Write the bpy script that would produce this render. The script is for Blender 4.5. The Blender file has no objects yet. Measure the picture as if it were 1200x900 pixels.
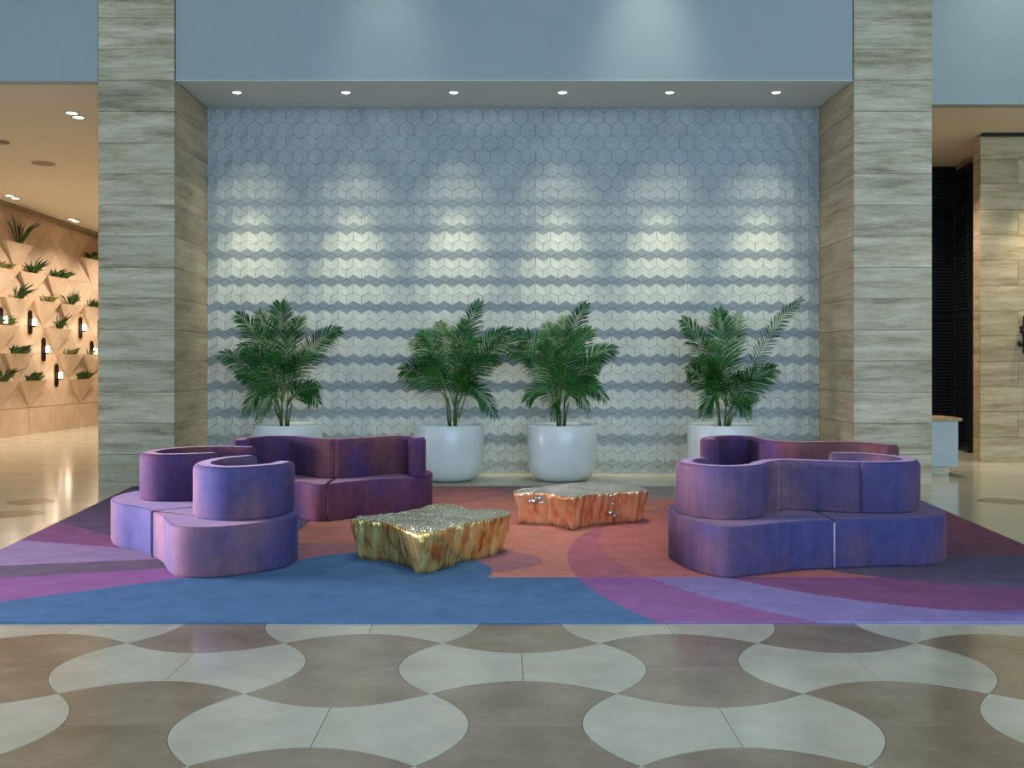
import bpy, bmesh, math, random
from mathutils import Vector
random.seed(7)
S = bpy.context.scene
COL = S.collection
PI = math.pi

# ------------------------------------------------------------------ camera
CAM_H = 1.6
cd = bpy.data.cameras.new('camera'); cam = bpy.data.objects.new('camera', cd); COL.objects.link(cam)
cam.location = (0, 0, CAM_H); cam.rotation_euler = (PI/2, 0, 0)
cd.sensor_width = 36.0; cd.lens = 36.0*1212/1200
cd.shift_x = 8/1200; cd.shift_y = -25/1200
cd.clip_start = 0.05; cd.clip_end = 200
S.camera = cam

# ------------------------------------------------------------------ world, exposure
w = bpy.data.worlds.new('world'); S.world = w; w.use_nodes = True
bg = w.node_tree.nodes['Background']
bg.inputs[0].default_value = (0.52, 0.75, 0.90, 1); bg.inputs[1].default_value = 0.62
S.view_settings.view_transform = 'Standard'; S.view_settings.look = 'None'
S.view_settings.gamma = 1.0; S.view_settings.use_curve_mapping = False
S.view_settings.exposure = 0.0

def aim(o, target):
    d = Vector(target) - o.location
    o.rotation_euler = d.to_track_quat('-Z', 'Y').to_euler()
def area(name, loc, target, sx, sy, energy, color):
    l = bpy.data.lights.new(name, 'AREA'); l.shape = 'RECTANGLE'; l.size = sx; l.size_y = sy
    l.energy = energy; l.color = color
    o = bpy.data.objects.new(name, l); COL.objects.link(o); o.location = loc; aim(o, target); return o
def spot(name, loc, target, energy, color, angle, blend=0.6, radius=0.05):
    l = bpy.data.lights.new(name, 'SPOT'); l.energy = energy; l.color = color
    l.spot_size = math.radians(angle); l.spot_blend = blend; l.shadow_soft_size = radius
    o = bpy.data.objects.new(name, l); COL.objects.link(o); o.location = loc; aim(o, target); return o
def point(name, loc, energy, color, radius=0.05):
    l = bpy.data.lights.new(name, 'POINT'); l.energy = energy; l.color = color; l.shadow_soft_size = radius
    o = bpy.data.objects.new(name, l); COL.objects.link(o); o.location = loc; return o

# added unseen area lights: pinkish key from the left, blue fill from behind
fl = area('added_left_key', (-12.0, 8.0, 1.15), (0.0, 5.6, 0.9), 6, 2.2, 640, (1.0, 0.88, 0.94)); fl.data.spread = math.radians(62)
area('added_rear_fill', (4.0, -7.0, 4.0), (0.5, 12.0, 2.0), 16, 6, 1600, (0.50, 0.78, 1.0))
# hall ceiling spots over the seating
for sx, sy, e in ((-0.7, 10.0, 500), (0.9, 10.6, 700), (0.8, 8.4, 450)):
    spot('unseen_hall_spot', (sx, sy, 8.3), (sx, sy, 0), e, (1.0, 0.84, 0.70), 40, 1.0, 0.15)
for sx in (-3.0, 0.0, 3.0):  # unseen spots added to brighten the front tiles
    spot('unseen_hall_spot', (sx, 4.6, 8.3), (sx, 4.6, 0), 160, (1.0, 0.95, 0.84), 70, 1.0, 0.15)
for sx, sy in ((-6.5, 11.0), (6.8, 11.5), (-2.6, 12.2), (2.6, 12.2)):  # unseen spots added to brighten the back and side floor
    spot('unseen_hall_spot', (sx, sy, 8.3), (sx, sy+(0.6 if sy > 12 else 0), 0), 300, (1.0, 0.90, 0.66), 26 if sy > 12 else 60, 1.0, 0.15)
for sx, e in ((-1.55, 120), (1.87, 240)):
    spot('bulkhead_spot', (sx, 12.35, 8.2), (sx, 13.49, 5.3), e, (0.92, 1.0, 0.86), 38, 1.0, 0.25)
spot('bulkhead_spot', (7.4, 12.9, 8.2), (7.4, 14.7, 5.7), 110, (0.90, 1.0, 0.92), 90, 1.0, 0.08)

# ------------------------------------------------------------------ material helpers
def srgb(r, g, b):
    f = lambda c: (c/255/12.92) if c/255 <= 0.04045 else ((c/255+0.055)/1.055)**2.4
    return (f(r), f(g), f(b), 1)
class NT:
    def __init__(s, name):
        s.m = bpy.data.materials.new(name); s.m.use_nodes = True
        s.t = s.m.node_tree; s.b = s.t.nodes['Principled BSDF']
    def n(s, kind, **kw):
        nd = s.t.nodes.new(kind)
        for k, v in kw.items(): setattr(nd, k, v)
        return nd
    def l(s, a, b): s.t.links.new(a, b)
    def val(s, sock, v):
        if hasattr(v, 'is_output'): s.l(v, sock)
        else: sock.default_value = v
    def math(s, op, a, b=0.0, c=0.0):
        nd = s.n('ShaderNodeMath', operation=op)
        s.val(nd.inputs[0], a); s.val(nd.inputs[1], b); s.val(nd.inputs[2], c)
        return nd.outputs[0]
    def mix(s, f, a, b, blend='MIX'):
        nd = s.n('ShaderNodeMix', data_type='RGBA', blend_type=blend)
        s.val(nd.inputs[0], f); s.val(nd.inputs[6], a); s.val(nd.inputs[7], b)
        return nd.outputs[2]
    def coords(s, scale=(1,1,1), kind='Object', rnd=0.0):
        tc = s.n('ShaderNodeTexCoord'); mp = s.n('ShaderNodeMapping')
        mp.inputs['Scale'].default_value = scale
        v = tc.outputs[kind]
        if rnd:
            oi = s.n('ShaderNodeObjectInfo')
            vm = s.n('ShaderNodeVectorMath', operation='ADD'); s.l(v, vm.inputs[0])
            cb = s.n('ShaderNodeCombineXYZ')
            k = s.math('MULTIPLY', oi.outputs['Random'], rnd)
            s.l(k, cb.inputs[0]); s.l(s.math('MULTIPLY', k, 1.7), cb.inputs[1]); s.l(s.math('MULTIPLY', k, 0.37), cb.inputs[2])
            s.l(cb.outputs[0], vm.inputs[1]); v = vm.outputs[0]
        s.l(v, mp.inputs['Vector']); return mp.outputs[0]
    def noise(s, vec, scale, detail=4, rough=0.6):
        nd = s.n('ShaderNodeTexNoise'); s.l(vec, nd.inputs['Vector'])
        nd.inputs['Scale'].default_value = scale; nd.inputs['Detail'].default_value = detail
        nd.inputs['Roughness'].default_value = rough; return nd.outputs['Fac']
    def ramp(s, f, stops):
        nd = s.n('ShaderNodeValToRGB'); s.l(f, nd.inputs[0])
        el = nd.color_ramp.elements
        while len(el) < len(stops): el.new(0.5)
        for e, (p, c) in zip(el, stops): e.position = p; e.color = c
        return nd.outputs[0]
    def bump(s, h, strength=0.3, dist=0.01):
        nd = s.n('ShaderNodeBump'); nd.inputs['Strength'].default_value = strength
        nd.inputs['Distance'].default_value = dist; s.l(h, nd.inputs['Height']); s.l(nd.outputs[0], s.b.inputs['Normal'])
    def set(s, **kw):
        for k, v in kw.items(): s.val(s.b.inputs[k.replace('_', ' ')], v)
def g(v): return (v, v, v, 1)

def simple(name, color, rough=0.5, metal=0.0, var=0.06, vs=6.0):
    N = NT(name); f = N.noise(N.coords(), vs, 3)
    c2 = tuple(min(1, c*(1+var)) for c in color[:3])+(1,); c1 = tuple(c*(1-var) for c in color[:3])+(1,)
    N.set(Base_Color=N.ramp(f, [(0.3, c1), (0.7, c2)]), Roughness=rough, Metallic=metal); return N.m
def emis(name, color, strength):
    N = NT(name); N.set(Base_Color=color, Emission_Color=color, Emission_Strength=strength); return N.m

def travertine(name, a, b, c):
    N = NT(name)
    v = N.coords((0.5, 0.5, 4.2), 'Object', 60.0)
    f1 = N.noise(v, 1.9, 9, 0.66); v2 = N.coords((2.6, 2.6, 34.0), 'Object', 31.0)
    f2 = N.noise(v2, 2.4, 7, 0.75)
    f = N.math('ADD', N.math('MULTIPLY', f1, 0.68), N.math('MULTIPLY', f2, 0.32))
    col = N.ramp(f, [(0.36, a), (0.5, b), (0.63, c)])
    v3 = N.coords((6, 6, 22), 'Object', 13.0); pit = N.noise(v3, 4.0, 2, 0.5)
    pm = N.ramp(pit, [(0.27, g(0.55)), (0.33, g(1))])
    oi = N.n('ShaderNodeObjectInfo'); tone = N.math('ADD', N.math('MULTIPLY', oi.outputs['Random'], 0.22), 0.87)
    col = N.mix(1.0, col, pm, 'MULTIPLY'); col = N.mix(1.0, col, tone, 'MULTIPLY')
    N.set(Base_Color=col, Roughness=0.48); N.bump(f2, 0.15, 0.004); return N.m

MAT = {}
MAT['trav'] = travertine('travertine', srgb(138,122,96), srgb(194,181,154), srgb(224,214,192))
MAT['trav_warm'] = travertine('travertine_warm_tint', srgb(150,128,98), srgb(190,170,136), srgb(210,196,166))
MAT['paint'] = simple('painted_plaster', srgb(164,174,178), 0.6, 0, 0.02, 1.5)
MAT['ceil'] = simple('ceiling_plaster', srgb(206,214,216), 0.75, 0, 0.02, 1.0)
MAT['ceil_warm'] = simple('corridor_ceiling_plaster', srgb(226,216,196), 0.75, 0, 0.02, 1.0)
MAT['gap'] = simple('dark_joint', srgb(46,46,46), 0.9)
MAT['grout'] = simple('grout', srgb(70,78,84), 0.9)
MAT['black'] = simple('black_lacquer', srgb(16,16,24), 0.35)
MAT['louvre'] = simple('louvre_black', srgb(22,22,32), 0.45)
MAT['bronze'] = simple('sconce_bronze', srgb(52,40,30), 0.35, 0.8)
MAT['white'] = None
MAT['soil'] = simple('soil', srgb(36,30,26), 0.95, 0, 0.3, 60)
MAT['pebble'] = simple('pebble', srgb(80,78,74), 0.6, 0, 0.3, 30)
MAT['lamp'] = emis('lamp_glow', (1.0, 0.97, 0.9, 1), 14.0)
MAT['lamp_warm'] = emis('warm_lamp_glow', (1.0, 0.86, 0.66, 1), 4.5)
MAT['trim'] = simple('downlight_trim', srgb(170,168,164), 0.4)
MAT['grille'] = simple('grille', srgb(150,134,106), 0.7)
MAT['wood'] = simple('light_wood', srgb(186,150,104), 0.4, 0, 0.12, 20)
MAT['counter'] = simple('counter_panel', srgb(182,192,198), 0.35, 0, 0.02, 2)
def mk_white():
    N = NT('planter_white'); f = N.noise(N.coords(), 3, 2)
    N.set(Base_Color=N.ramp(f, [(0.3, srgb(226,230,232)), (0.7, srgb(236,238,238))]), Roughness=0.32, Coat_Weight=0.2); return N.m
MAT['white'] = mk_white()
def mk_hex():
    N = NT('hexagon_tile_concrete'); v = N.coords()
    f = N.noise(v, 26, 5, 0.6); f2 = N.noise(v, 2.3, 3, 0.5)
    ff = N.math('ADD', N.math('MULTIPLY', f, 0.5), N.math('MULTIPLY', f2, 0.5))
    oi = N.n('ShaderNodeObjectInfo')
    N.set(Base_Color=N.ramp(ff, [(0.32, srgb(156,163,170)), (0.68, srgb(188,194,198))]), Roughness=0.62)
    N.bump(f, 0.08, 0.003); return N.m
MAT['hex'] = mk_hex()
def mk_light_tile():
    N = NT('pale_marble_tile'); v = N.coords((1,1,1), 'Object', 20.0)
    f = N.noise(v, 2.2, 6, 0.6)
    N.set(Base_Color=N.ramp(f, [(0.3, srgb(164,164,148)), (0.7, srgb(188,187,172))]), Roughness=0.16, Specular_IOR_Level=0.45); return N.m
MAT['tile_light'] = mk_light_tile()
def mk_dark_tile():
    N = NT('taupe_marble_tile'); v = N.coords((1,1,1), 'Object', 20.0)
    f = N.noise(v, 1.8, 8, 0.68)
    v2 = N.coords((1.0, 3.0, 1.0), 'Object', 9.0); wv = N.noise(v2, 5, 8, 0.75)
    c = N.ramp(f, [(0.28, srgb(112,99,82)), (0.5, srgb(132,119,100)), (0.72, srgb(150,138,120))])
    c = N.mix(N.ramp(wv, [(0.60, g(0)), (0.70, g(0.35))]), c, srgb(176,166,148))
    N.set(Base_Color=c, Roughness=0.15, Specular_IOR_Level=0.45); return N.m
MAT['tile_dark'] = mk_dark_tile()
def mk_back_floor():
    N = NT('cream_marble_floor'); v = N.coords((0.7, 1.6, 1)); f = N.noise(v, 0.9, 6, 0.6)
    N.set(Base_Color=N.ramp(f, [(0.3, srgb(192,184,158)), (0.7, srgb(208,202,180))]), Roughness=0.14, Specular_IOR_Level=0.5); return N.m
MAT['floor_back'] = mk_back_floor()
def mk_velvet(name, a, b, c, tint):
    N = NT(name)
    v = N.coords((10, 10, 1.2)); f = N.noise(v, 1.6, 6, 0.7)
    vb = N.coords((1, 1, 0.6)); fb = N.noise(vb, 1.5, 3, 0.5)
    vc = N.coords((1, 1, 1)); fc = N.noise(vc, 9, 5, 0.65)
    c_ = N.ramp(fb, [(0.38, a), (0.5, b), (0.62, c)])
    c_ = N.mix(1.0, c_, N.ramp(f, [(0.25, g(0.80)), (0.75, g(1.15))]), 'MULTIPLY')
    c_ = N.mix(1.0, c_, N.ramp(fc, [(0.3, g(0.85)), (0.7, g(1.12))]), 'MULTIPLY')
    N.set(Base_Color=c_, Roughness=0.8, Sheen_Weight=0.4, Sheen_Roughness=0.2, Sheen_Tint=tint, Specular_IOR_Level=0.15)
    N.bump(f, 0.12, 0.004); return N.m
MAT['velvet'] = mk_velvet('violet_velvet', srgb(74,72,124), srgb(94,77,116), srgb(122,90,110), srgb(206,184,226))
MAT['plum'] = mk_velvet('velvet_plum_light_tint', srgb(84,60,104), srgb(104,64,88), srgb(118,76,82), srgb(216,178,200))  # copy of the same velvet, retinted to paint in light and pile shading
MAT['piping'] = simple('velvet_piping', srgb(206,176,206), 0.7)
def mk_metal(name, a, b, c):
    N = NT(name); v = N.coords((11, 11, 1.0)); f = N.noise(v, 1.5, 4, 0.5)
    v2 = N.coords((1, 1, 1)); f2 = N.noise(v2, 7, 3, 0.5)
    ff = N.math('ADD', N.math('MULTIPLY', f, 0.6), N.math('MULTIPLY', f2, 0.4))
    N.set(Base_Color=N.ramp(ff, [(0.36, a), (0.5, b), (0.64, c)]), Metallic=0.66, Roughness=0.2)
    N.bump(f, 1.0, 0.05); return N.m
MAT['gold'] = mk_metal('gold_bronze', srgb(186,112,62), srgb(232,190,112), srgb(246,226,160))
MAT['copper'] = mk_metal('copper_bronze', srgb(214,138,92), srgb(246,192,146), srgb(252,220,184))
MAT['silver'] = simple('silver_blob', srgb(200,200,196), 0.15, 1.0, 0.05)
def mk_top(name, tint):
    N = NT(name); v = N.coords()
    vo = N.n('ShaderNodeTexVoronoi', feature='DISTANCE_TO_EDGE'); N.l(v, vo.inputs['Vector']); vo.inputs['Scale'].default_value = 34
    f = N.noise(v, 24, 5, 0.7)
    h = N.math('ADD', N.math('MINIMUM', N.math('MULTIPLY', vo.outputs['Distance'], 3.0), 0.5), N.math('MULTIPLY', f, 0.6))
    N.set(Base_Color=N.ramp(h, [(0.25, tuple(x*0.45 for x in tint[:3])+(1,)), (0.6, tint)]), Metallic=0.6, Roughness=0.26)
    N.bump(h, 1.0, 0.05); return N.m
MAT['gold_top'] = mk_top('gold_table_top', srgb(236,230,200))
MAT['copper_top'] = mk_top('copper_table_top', srgb(232,228,214))
def mk_leaf(name, a, b):
    N = NT(name); v = N.coords(); f = N.noise(v, 5, 3)
    N.set(Base_Color=N.ramp(f, [(0.35, a), (0.65, b)]), Roughness=0.5, Specular_IOR_Level=0.2)
    return N.m
MAT['leaf'] = mk_leaf('palm_leaf', srgb(18,62,24), srgb(50,112,42))
MAT['rachis'] = mk_leaf('palm_rachis', srgb(70,104,44), srgb(104,130,62))
MAT['cane'] = mk_leaf('palm_cane', srgb(74,96,50), srgb(120,124,78))
MAT['succ'] = mk_leaf('succulent_leaf', srgb(30,52,22), srgb(78,104,46))
MAT['succ_dry'] = mk_leaf('succulent_dry', srgb(120,100,52), srgb(120,128,64))
def mk_beige():
    N = NT('corridor_stone'); v = N.coords((1,1,1), 'Object', 17.0); f = N.noise(v, 2.4, 6, 0.6)
    oi = N.n('ShaderNodeObjectInfo'); tone = N.math('ADD', N.math('MULTIPLY', oi.outputs['Random'], 0.10), 0.95)
    c = N.ramp(f, [(0.3, srgb(196,164,132)), (0.7, srgb(216,190,160))])
    N.set(Base_Color=N.mix(1.0, c, tone, 'MULTIPLY'), Roughness=0.5); return N.m
MAT['beige'] = mk_beige()

def mk_rug():
    N = NT('rug_wool')
    geo = N.n('ShaderNodeNewGeometry'); sp = N.n('ShaderNodeSeparateXYZ'); N.l(geo.outputs['Position'], sp.inputs[0])
    wob = N.n('ShaderNodeTexNoise'); N.l(geo.outputs['Position'], wob.inputs['Vector']); wob.inputs['Scale'].default_value = 60
    jit = N.math('MULTIPLY', N.math('SUBTRACT', wob.outputs['Fac'], 0.5), 0.02)
    x = N.math('ADD', sp.outputs[0], jit); y = N.math('ADD', sp.outputs[1], jit)
    def half(a, b, c):      # a x + b y < c
        return N.math('LESS_THAN', N.math('ADD', N.math('MULTIPLY', x, a), N.math('MULTIPLY', y, b)), c)
    def circ(cx, cy, rx, ry=None):
        ry = ry or rx
        u = N.math('DIVIDE', N.math('SUBTRACT', x, cx), rx); v = N.math('DIVIDE', N.math('SUBTRACT', y, cy), ry)
        return N.math('LESS_THAN', N.math('ADD', N.math('MULTIPLY', u, u), N.math('MULTIPLY', v, v)), 1.0)
    AND = lambda a, b: N.math('MULTIPLY', a, b)
    OR = lambda a, b: N.math('MAXIMUM', a, b)
    NOT = lambda a: N.math('SUBTRACT', 1.0, a)
    K = srgb
    # rear field
    c = N.mix(circ(0.0, 9.2, 3.2, 2.6), K(190,124,114), K(200,130,114))
    c = N.mix(circ(-0.9, 13.1, 1.6, 0.9), c, K(158,120,120))
    c = N.mix(circ(-1.0, 12.7, 1.0, 0.55), c, K(196,126,118))
    c = N.mix(circ(1.9, 12.9, 1.3, 0.9), c, K(146,142,146))
    c = N.mix(circ(-1.6, 8.3, 1.9, 0.8), c, K(164,112,122))
    ring1 = circ(4.8, 8.2, 4.3); ring2 = circ(4.46, 8.94, 3.64)
    ring3 = circ(3.8, 9.0, 2.55); ring4 = circ(3.9, 9.3, 2.0)
    c = N.mix(ring1, c, K(176,102,116)); c = N.mix(ring2, c, K(188,112,108))
    c = N.mix(circ(4.0, 9.9, 1.9, 2.2), c, K(132,78,96))
    # front field
    front = half(0, 1, 7.64)
    cf = K(66,112,158)
    cf = N.mix(ring1, cf, K(144,92,156)); cf = N.mix(ring2, cf, K(136,124,184))
    cf = N.mix(ring3, cf, K(132,76,126)); cf = N.mix(ring4, cf, K(98,92,124))
    cf = N.mix(half(0.0, 1.0, 6.62), cf, N.mix(ring3, cf, K(118,104,170)))
    c = N.mix(front, c, cf)
    c = N.mix(AND(ring4, half(0, -1, -7.5)), c, K(96,84,110))
    c = N.mix(AND(circ(4.3, 10.2, 1.7), half(0, -1, -8.55)), c, K(126,74,92))
    c = N.mix(circ(-0.95, 7.85, 0.85), c, K(66,112,158))
    # left bands
    left = half(1, 0, -1.95)
    line1 = half(-0.78, 1, 6.86+0.78*3.35)
    l = N.mix(half(1, 1, 10.05-4.19), K(104,84,112), K(140,84,128))
    l = N.mix(half(0.355, 1, 9.22-0.355*4.29), l, K(160,134,172))
    l = N.mix(half(-0.24, 1, 8.08+0.24*3.95), l, K(108,92,112))
    l = N.mix(half(-0.346, 1, 7.61+0.346*3.72), l, K(148,92,154))
    l = N.mix(line1, l, K(66,112,158))
    c = N.mix(left, c, l)
    c = N.mix(AND(AND(NOT(left), line1), half(1, 0, -0.95)), c, K(66,112,158))
    c = N.mix(0.16, c, K(140,128,140))
    v = N.coords((1.0, 1.0, 1)); f = N.noise(v, 4.5, 5, 0.65); f2 = N.noise(v, 180, 2, 0.5)
    c = N.mix(1.0, c, N.ramp(f, [(0.25, g(0.86)), (0.75, g(1.22))]), 'MULTIPLY')
    N.set(Base_Color=c, Roughness=0.95, Specular_IOR_Level=0.02)
    N.bump(f2, 0.3, 0.004); return N.m
MAT['rug'] = mk_rug()

# ------------------------------------------------------------------ object helpers
def tag(o, label=None, cat=None, group=None, kind=None):
    if label: o['label'] = label
    if cat: o['category'] = cat
    if group: o['group'] = group
    if kind: o['kind'] = kind
    return o
def empty(name, loc, rz=0.0):
    o = bpy.data.objects.new(name, None); COL.objects.link(o); o.location = loc; o.rotation_euler = (0, 0, rz)
    o.empty_display_size = 0.1; return o
def link(name, me, mat=None, parent=None, world=False, loc=None):
    o = bpy.data.objects.new(name, me); COL.objects.link(o)
    if mat and not me.materials: me.materials.append(MAT[mat] if isinstance(mat, str) else mat)
    if parent:
        o.parent = parent
        if world: o.location = [-c for c in parent.location]
    if loc is not None: o.location = loc
    return o
def mesh(name, vs, fs, smooth=False, flat_faces=()):
    me = bpy.data.meshes.new(name); me.from_pydata([tuple(v) for v in vs], [], fs); me.update()
    bm = bmesh.new(); bm.from_mesh(me); bmesh.ops.recalc_face_normals(bm, faces=bm.faces); bm.to_mesh(me); bm.free()
    if smooth:
        me.polygons.foreach_set('use_smooth', [i not in flat_faces for i in range(len(me.polygons))])
    return me
def box_vf(x0, x1, y0, y1, z0, z1, o=0):
    v = [(x0,y0,z0),(x1,y0,z0),(x1,y1,z0),(x0,y1,z0),(x0,y0,z1),(x1,y0,z1),(x1,y1,z1),(x0,y1,z1)]
    f = [(0,3,2,1),(4,5,6,7),(0,1,5,4),(1,2,6,5),(2,3,7,6),(3,0,4,7)]
    return v, [tuple(i+o for i in q) for q in f]
def box(name, b, mat, parent=None, bevel=0.0, world=True):
    v, f = box_vf(*b); me = mesh(name, v, f)
    if bevel:
        bm = bmesh.new(); bm.from_mesh(me)
        bmesh.ops.bevel(bm, geom=bm.edges[:], offset=bevel, segments=2, affect='EDGES'); bm.to_mesh(me); bm.free()
    return link(name, me, mat, parent, world)
class MB:
    def __init__(s): s.v = []; s.f = []
    def add(s, v, f):
        o = len(s.v); s.v += list(v); s.f += [tuple(i+o for i in q) for q in f]
    def box(s, *b): s.add(*box_vf(*b))
    def lathe(s, prof, c, n=24, cap=True):
        v = []; f = []
        for r, z in prof:
            for i in range(n):
                a = 2*PI*i/n; v.append((c[0]+r*math.cos(a), c[1]+r*math.sin(a), c[2]+z))
        for k in range(len(prof)-1):
            for i in range(n):
                j = (i+1) % n; f.append((k*n+i, k*n+j, (k+1)*n+j, (k+1)*n+i))
        if cap:
            f.append(tuple(range(n))[::-1]); f.append(tuple((len(prof)-1)*n+i for i in range(n)))
        s.add(v, f)
    def tube(s, pts, rad, n=6):
        pts = [Vector(p) for p in pts]; v = []; f = []
        for i, p in enumerate(pts):
            t = (pts[min(i+1, len(pts)-1)]-pts[max(i-1, 0)]).normalized()
            u = t.cross(Vector((0.31, 0.87, 0.12))).normalized(); w_ = t.cross(u)
            r = rad[i] if isinstance(rad, (list, tuple)) else rad
            for k in range(n):
                a = 2*PI*k/n; v.append(tuple(p+u*r*math.cos(a)+w_*r*math.sin(a)))
        for i in range(len(pts)-1):
            for k in range(n):
                j = (k+1) % n; f.append((i*n+k, i*n+j, (i+1)*n+j, (i+1)*n+k))
        f.append(tuple(range(n))[::-1]); f.append(tuple((len(pts)-1)*n+k for k in range(n)))
        s.add(v, f)
    def sphere(s, c, r, n=10, m=7, sq=(1,1,1)):
        v = [(c[0], c[1], c[2]-r*sq[2])]; f = []
        for k in range(1, m):
            ph = -PI/2+PI*k/m
            for i in range(n):
                a = 2*PI*i/n; v.append((c[0]+r*sq[0]*math.cos(ph)*math.cos(a), c[1]+r*sq[1]*math.cos(ph)*math.sin(a), c[2]+r*sq[2]*math.sin(ph)))
        v.append((c[0], c[1], c[2]+r*sq[2]))
        for i in range(n): f.append((0, 1+(i+1) % n, 1+i))
        for k in range(m-2):
            for i in range(n):
                j = (i+1) % n; f.append((1+k*n+i, 1+k*n+j, 1+(k+1)*n+j, 1+(k+1)*n+i))
        L = len(v)-1
        for i in range(n): f.append((L, 1+(m-2)*n+i, 1+(m-2)*n+(i+1) % n))
        s.add(v, f)
    def build(s, name, mat, parent=None, smooth=False, world=True):
        return link(name, mesh(name, s.v, s.f, smooth), mat, parent, world)
def catmull(pts, closed=False, n=8):
    P = [Vector(p) for p in pts]; L = len(P); out = []
    for i in range(L if closed else L-1):
        if closed: a, b, c, d = P[(i-1) % L], P[i], P[(i+1) % L], P[(i+2) % L]
        else: a, b, c, d = P[max(i-1, 0)], P[i], P[i+1], P[min(i+2, L-1)]
        for k in range(n):
            t = k/n
            out.append(0.5*((2*b)+(c-a)*t+(2*a-5*b+4*c-d)*t*t+(3*b-a-3*c+d)*t**3))
    if not closed: out.append(P[-1])
    return out
def resample(pts, step, closed=False):
    P = list(pts)+([pts[0]] if closed else [])
    d = [0.0]
    for a, b in zip(P, P[1:]): d.append(d[-1]+(b-a).length)
    n = max(3, int(round(d[-1]/step))); out = []; j = 0
    for i in range(n if closed else n+1):
        t = d[-1]*i/n
        while j < len(d)-2 and d[j+1] < t: j += 1
        s_ = (t-d[j])/max(1e-9, d[j+1]-d[j]); out.append(P[j].lerp(P[j+1], s_))
    return out
def area2(p): return 0.5*sum(a[0]*b[1]-b[0]*a[1] for a, b in zip(p, p[1:]+p[:1]))
def ccw(p): return p if area2(p) > 0 else p[::-1]
def inset(p, d):                    # p CCW, positive d shrinks
    out = []; L = len(p)
    for i in range(L):
        a, b, c = p[i-1], p[i], p[(i+1) % L]
        e1 = Vector((b[0]-a[0], b[1]-a[1])); e2 = Vector((c[0]-b[0], c[1]-b[1]))
        if e1.length < 1e-9 or e2.length < 1e-9: out.append(Vector((b[0], b[1]))); continue
        n1 = Vector((-e1.y, e1.x)).normalized(); n2 = Vector((-e2.y, e2.x)).normalized()
        m = n1+n2; m = m/max(0.35, m.length_squared/2) if m.length > 1e-6 else n1
        out.append(Vector((b[0], b[1]))+m*d)
    return out
def loft(name, rings, cap_bottom=True):     # rings: list of (list of 2D points, z or list of z)
    vs = []; fs = []; n = len(rings[0][0])
    for p, z in rings: vs += [(q[0], q[1], z) for q in p]
    for k in range(len(rings)-1):
        for i in range(n):
            j = (i+1) % n; fs.append((k*n+i, k*n+j, (k+1)*n+j, (k+1)*n+i))
    flat = {len(fs)}
    fs.append(tuple((len(rings)-1)*n+i for i in range(n)))
    if cap_bottom: flat.add(len(fs)); fs.append(tuple(range(n))[::-1])
    return mesh(name, vs, fs, True, flat)

RUG_T = 0.014
# ================================================================== SETTING
ZC = 5.285            # niche ceiling
YF, YB = 13.47, 15.0  # column front plane, tiled wall
XL0, XL1, XR0, XR1 = -5.30, -4.31, 4.545, 5.557
TOP = 8.5

# ---- floor
floor = box('floor', (-16, 16, -4, 34, -0.14, -0.004), 'grout'); tag(floor, 'polished marble hall floor with pale and taupe bow-tie tiles', 'floor', kind='structure')
A = 0.9; SG = 0.2
def half_tile(light):
    n = 12; pts = []
    for i in range(n+1): t = 0.5*i/n; pts.append((A*t, SG*4*t*(1-t)))
    for i in range(n+1): t = 0.5-0.5*i/n; pts.append((A*t, A-SG*4*t*(1-t)))
    for i in range(1, n*2): t = 1-i/(n*2); pts.append((-SG*4*t*(1-t), A*t))
    pts = [Vector((x-A/2, y-A/2)) for x, y in pts]
    if not light: pts = [Vector((-p.y, p.x)) for p in pts]
    pts = inset(ccw(pts), 0.0016)
    vs = [(p.x, p.y, 0) for p in pts]+[(p.x, p.y, -0.006) for p in pts]; n = len(pts)
    fs = [tuple(range(n))]+[(i, i+n, (i+1) % n+n, (i+1) % n) for i in range(n)]
    return mesh('floor_tile', vs, fs)
tl, td = half_tile(True), half_tile(False)
for i in range(-6, 6):
    for j in range(-2, 3):
        cx = 0.54+0.9*i+0.45; cy = 5.0+0.9*j+0.45
        lightcell = ((i+j) % 2 == 1)
        for k in (0, 1):
            o = link('floor_tile', tl if lightcell else td, 'tile_light' if lightcell else 'tile_dark', floor, loc=(cx, cy, 0))
            o.rotation_euler = (0, 0, PI*k)
# plain slabs around the patterned field
fb = 5.0+0.9*3
for b in ((-16, 16, fb+0.22, 34, -0.006, -0.0005), (-16, 0.54-5.4-0.22, -4, fb+0.22, -0.006, -0.0005), (0.54+5.4+0.22, 16, -4, fb+0.22, -0.006, -0.0005), (-4.9, 6.0, -4, 3.0, -0.006, -0.0005)):
    box('floor_slab', b, 'floor_back', floor)
def lens(cx, cy, wx, wy):
    pts = []
    for i in range(16):
        t = i/16*2*PI; c_, s_ = math.cos(t), math.sin(t)
        pts.append(Vector((cx+wx*c_*abs(c_)**0.3, cy+wy*s_*abs(s_)**0.6)))
    pts = ccw(pts)
    vs = [(p.x, p.y, 0.0006) for p in pts]; link('floor_inlay', mesh('floor_inlay', vs, [tuple(range(16))]), 'tile_dark', floor)
for a in ((-5.46, 11.9, 0.28, 0.3), (-5.2, 10.95, 0.32, 0.3), (5.75, 11.95, 0.3, 0.3), (6.0, 11.25, 0.3, 0.22)): lens(*a)

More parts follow.
